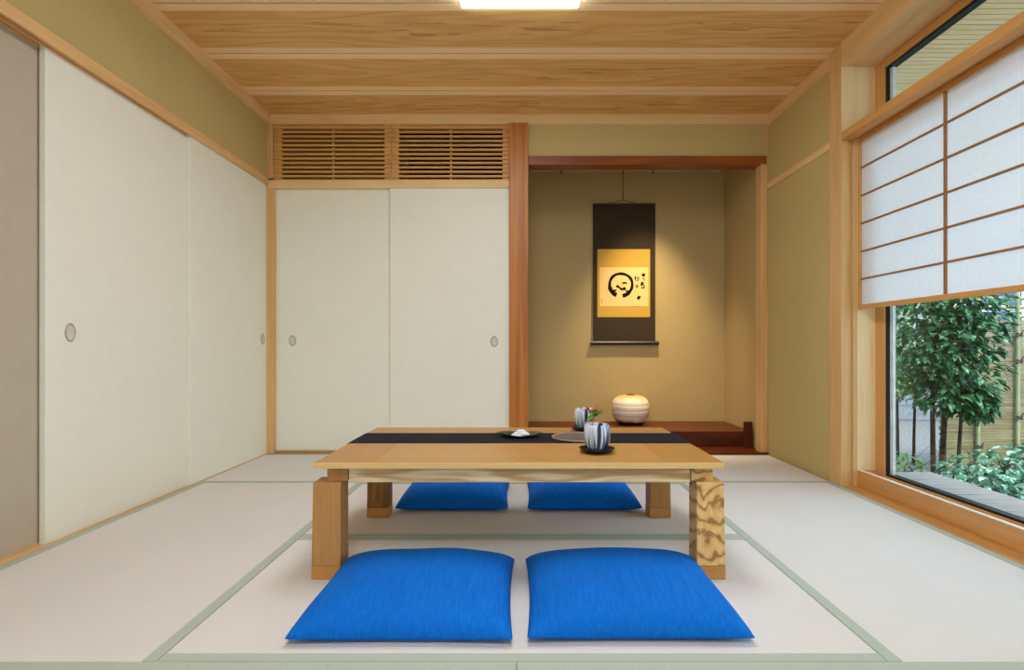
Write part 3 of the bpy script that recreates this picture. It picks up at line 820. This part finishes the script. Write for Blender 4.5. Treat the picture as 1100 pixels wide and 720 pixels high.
sof = sf.build('eave', wood('soffit_board', (250,224,176), (240,206,156), 0, across=12, contrast=.6), bevel=.002, seg=1); struct(sof)
struct(box('eave_roof', plain('roof_dark', (150,132,104), .8), 1.93, 3.10, .15, 5.05, 2.437, 2.56, bevel=0))
struct(box('wall_outer', plaster('outer_wall', (196,186,168)), 1.925, 1.955, 3.0, 4.75, -.40, 2.43, bevel=0))

# bamboo fence
def bamboo():
    m = N('bamboo_slats'); v = m.obj()
    n = m.noise(m.map(v, (2.5, 30, 110)), 1.0, 3.0, .6); n2 = m.noise(v, 4, 2.0)
    k = m.math('ADD', m.math('MULTIPLY', n, .7), m.math('MULTIPLY', n2, .3))
    m.bsdf(m.ramp(k, [(.3, lin(112,96,62)), (.5, lin(158,142,98)), (.7, lin(190,180,136))]), .55, spec=.35); return m.m
bam = bamboo(); green_b = plain('green_bamboo', (170,178,136), .4, .5, var=.12, scale=9)
FY = 5.0
fn = thing('bamboo_fence', 'bamboo fence of fine horizontal slats and green poles beyond the tree', 'fence', (4.6, FY, -.40))
m = MB(); z = .02; rr = random.Random(3)
while z < 1.375:
    h_ = rr.uniform(.013, .02)
    m.box(-.85+rr.uniform(0, .02), 1.4, -.006+rr.uniform(-.003, .003), .006, z, z+h_); z += h_+.0025
m.build('slats', bam, fn)
m = MB()
for z in (1.42, 1.50, 1.58, 1.66, 1.74): m.tube([(-.85, 0, z), (1.4, 0, z)], .017, 8)
m.build('top_rails', plain('pale_bamboo', (206,196,150), .5, var=.1, scale=8), fn, smooth=True)
for i, q in enumerate((1014, 1050.5, 1093, 1136)):
    X = (q-VX)/600*(FY-.03)-4.6
    m = MB(); pts = [(X, -.03, zz*.25) for zz in range(0, 8)]
    m.tube(pts, [.017]*8, 10)
    for zz in (.22, .55, .9, 1.25, 1.6): m.lathe([(.017, zz-.005), (.019, zz), (.017, zz+.005)], 10, c=(X, -.03, 0))
    po = m.build('pole', green_b if i != 0 else bark, fn, smooth=True)
    if i == 0: continue
    for zz in (.26, .52, 1.02, 1.255):
        m = MB()
        m.tube([(X-.024, -.05, zz+.01), (X, -.057, zz), (X+.024, -.05, zz-.012)], .008, 6); m.tube([(X+.024, -.052, zz+.012), (X, -.058, zz), (X-.024, -.052, zz-.008)], .008, 6)
        m.tube([(X, -.058, zz), (X+.03, -.06, zz+.04)], .0045, 5); m.tube([(X, -.058, zz), (X-.045, -.06, zz-.028)], .0045, 5)
        m.build('black_knot', dark, po)

def leafmat(name, a, b, c):
    m = N(name); v = m.obj(); n = m.noise(v, 22, 2.0, .6); 
    col = m.ramp(n, [(.32, lin(*a)), (.5, lin(*b)), (.68, lin(*c))])
    d = m.bsdf(col, .42, spec=.45)
    return m.m
def tree(label, x, y, z, stems, blobs, n, L, W, mat, seed, name='garden_tree', bm_=bark):
    t = thing(name, label, 'tree' if 'tree' in name else 'shrub', (x, y, z)); rr = random.Random(seed)
    m = MB()
    for (bx, by, tx, ty, h_, r) in stems:
        pts = []; 
        for i in range(7):
            f_ = i/6
            pts.append((bx+(tx-bx)*f_+rr.uniform(-.02, .02)*f_, by+(ty-by)*f_+rr.uniform(-.02, .02)*f_, h_*f_))
        m.tube(pts, [r*(1-.6*i/6) for i in range(7)], 8)
        for k in range(6):
            f_ = rr.uniform(.35, .95); p = Vector((bx+(tx-bx)*f_, by+(ty-by)*f_, h_*f_)); a = rr.uniform(0, 6.3)
            q = p+Vector((math.cos(a)*.25, math.sin(a)*.25, .18)); m.tube([p, (p+q)/2+Vector((0,0,-.02)), q], [r*.35, r*.25, r*.12], 5)
    m.build('trunk', bm_, t, smooth=True)
    m = MB()
    for i in range(n):
        (cx, cy, cz, rx_, ry_, rz__) = blobs[rr.randrange(len(blobs))]
        while True:
            u = Vector((rr.uniform(-1, 1), rr.uniform(-1, 1), rr.uniform(-1, 1)))
            if .25 < u.length < 1: break
        p = Vector((cx+u.x*rx_, cy+u.y*ry_, cz+u.z*rz__))
        d = Vector((u.x+rr.uniform(-.6, .6), u.y+rr.uniform(-.6, .6), -.25+rr.uniform(-.5, .4)))
        s_ = rr.uniform(.7, 1.25)
        m.leaf(p, d, (rr.uniform(-.4, .4), rr.uniform(-.4, .4), 1), L*s_, W*s_)
    m.build('foliage', mat, t)
    return t
lm_dark = leafmat('leaf_dark', (30,70,44), (58,116,74), (120,182,128))
lm_light = leafmat('leaf_light', (104,146,80), (150,188,112), (200,222,154))
tree('dark leafy garden tree standing in front of the bamboo fence', 3.34, 4.40, -.40,
     [(-.08, 0, -.1, 0, 2.2, .020), (.02, .06, .12, .05, 2.0, .024), (.06, -.05, .2, 0, 1.7, .015)],
     [(.02, 0, 1.25, .36, .34, .36), (.10, 0, .98, .32, .3, .26), (-.1, .05, 1.6, .4, .34, .36), (.14, -.05, 1.40, .26, .3, .26), (.06, 0, .80, .30, .22, .18), (0, 0, 1.95, .42, .36, .3), (-.12, .05, 1.08, .28, .26, .26), (.2, -.05, .72, .13, .14, .13)],
     3300, .080, .021, lm_dark, 8)
tree('lighter feathery green tree close behind the window jamb', 3.56, 5.42, -.40,
     [(0, 0, -.1, .1, 2.1, .018), (.14, .05, .15, .1, 2.0, .016), (.26, .0, .3, 0, 1.9, .014), (-.08, .1, -.2, .1, 1.8, .014)],
     [(0, 0, 1.35, .46, .26, .42), (0, 0, 1.0, .42, .24, .28), (.3, .05, 1.6, .4, .26, .4), (.2, 0, 1.95, .5, .26, .3), (.2, .05, .95, .34, .2, .22), (.05, 0, .78, .3, .18, .14)],
     3000, .066, .015, lm_light, 9)
lm_var = leafmat('leaf_variegated', (34,92,66), (90,160,128), (214,236,222))
tree('low shrub with white-edged leaves growing beside the deck', 3.42, 4.0, -.40,
     [(0, 0, .05, 0, .3, .012), (.1, .05, .25, 0, .28, .01), (-.1, 0, -.2, 0, .28, .01)],
     [(0, 0, .26, .34, .28, .16), (.34, .05, .28, .36, .3, .17), (-.2, -.05, .18, .24, .22, .12), (.1, -.2, .16, .36, .2, .1)],
     750, .075, .021, lm_var, 10, 'garden_shrub')
tree('tiny green plant among the gravel behind the deck end', 3.30, 4.80, -.40,
     [(0, 0, .02, 0, .16, .006)], [(0, 0, .16, .14, .12, .11)], 130, .07, .012, lm_light, 12, 'garden_plant')

hs = thing('neighbour_house', 'white neighbouring house with blue windows behind the bamboo fence', 'house', (8.6, 9.4, -.40))
MB().box(-1.35, 3.0, 0, 2.5, 0, 4.6).build('wall', plain('white_siding', (214,214,210), .8, var=.02), hs)
bl = plain('blue_pane', (74,104,158), .2, .5, var=.1, scale=4)
for (a, b2) in ((-1.05, -.15), (.25, 1.3)):
    w = MB().box(a, b2, -.04, .01, .9, 2.9).build('window', plain('white_frame', (232,234,236), .5), hs)
    for zc in (1.0, 1.42, 1.84, 2.26): MB().box(a+.05, b2-.05, -.05, -.035, zc, zc+.32).build('pane', bl, w)
gw = MB(); gw.box(-2.6, 2.2, 0, .15, 0, 1.15)
for i in range(5): gw.box(-2.6, 2.2, -.008, 0, .03+i*.225, .235+i*.225)
tag(gw.build('garden_wall', plain('block_wall', (150,154,164), .9, .2, var=.12, scale=12, bump=.3), None, (6.0, 8.6, -.40)), 'low grey block wall far behind the garden tree trunks', 'wall')

for o_ in list(COL.objects):
    g_ = {'tatami mat': 'tatami mats covering the floor', 'tea cup': 'blue striped tea cups on the table', 'saucer': 'black saucers under the tea cups',
          'lattice panel': 'wooden lattices above the closet', 'tree': 'trees in the garden'}.get(o_.get('category'))
    if g_: o_['group'] = g_
# ------------------------------------------------------------------ light
w = bpy.data.worlds.new('world'); sc.world = w; w.use_nodes = True
nt = w.node_tree; nt.nodes.clear()
o = nt.nodes.new('ShaderNodeOutputWorld'); bg = nt.nodes.new('ShaderNodeBackground')
bg.inputs[0].default_value = (.58, .80, 1.0, 1); bg.inputs[1].default_value = 3.2
# bright hazy sky low over the garden side, fading to plain blue-white elsewhere
tc = nt.nodes.new('ShaderNodeTexCoord'); dp = nt.nodes.new('ShaderNodeVectorMath'); dp.operation = 'DOT_PRODUCT'
dp.inputs[1].default_value = Vector((1, .05, .30)).normalized()
nt.links.new(tc.outputs['Generated'], dp.inputs[0])
mx = nt.nodes.new('ShaderNodeMath'); mx.operation = 'MAXIMUM'; mx.inputs[1].default_value = 0; nt.links.new(dp.outputs['Value'], mx.inputs[0])
pw = nt.nodes.new('ShaderNodeMath'); pw.operation = 'POWER'; pw.inputs[1].default_value = 5; nt.links.new(mx.outputs[0], pw.inputs[0])
ma = nt.nodes.new('ShaderNodeMath'); ma.operation = 'MULTIPLY_ADD'; ma.inputs[1].default_value = 1.9; ma.inputs[2].default_value = 1.35; nt.links.new(pw.outputs[0], ma.inputs[0])
nt.links.new(ma.outputs[0], bg.inputs[1])
nt.links.new(bg.outputs[0], o.inputs[0])
def portal(name, loc, rot, sx_, sy_):
    l = bpy.data.lights.new(name, 'AREA'); l.shape = 'RECTANGLE'; l.size = sx_; l.size_y = sy_; l.cycles.is_portal = True
    a = bpy.data.objects.new(name, l); COL.objects.link(a); a.location = loc; a.rotation_euler = rot
portal('window_portal', (1.99, 2.06, 1.12), (0, PI/2, 0), 2.25, 1.9)
portal('rear_portal', (0, -1.28, 1.05), (PI/2, 0, 0), 1.7, 2.2)
s = bpy.data.lights.new('sun', 'SUN'); s.energy = 2.0; s.angle = math.radians(12); s.color = (1, .95, .86)
so = bpy.data.objects.new('sun', s); COL.objects.link(so); so.location = (6, -3, 9)
so.rotation_euler = Vector((-.15, .62, -1)).to_track_quat('-Z', 'Y').to_euler()

# ------------------------------------------------------------------ look
vs_ = sc.view_settings
sc.display_settings.display_device = 'sRGB'
vs_.view_transform = 'Standard'; vs_.look = 'None'; vs_.gamma = 1; vs_.use_curve_mapping = False
vs_.exposure = 0.55
cy = sc.cycles
cy.max_bounces = 14; cy.diffuse_bounces = 8; cy.glossy_bounces = 4; cy.transparent_max_bounces = 12; cy.transmission_bounces = 6
cy.sample_clamp_indirect = 6.0; cy.use_denoising = True
try: cy.denoiser = 'OPENIMAGEDENOISE'
except Exception: pass
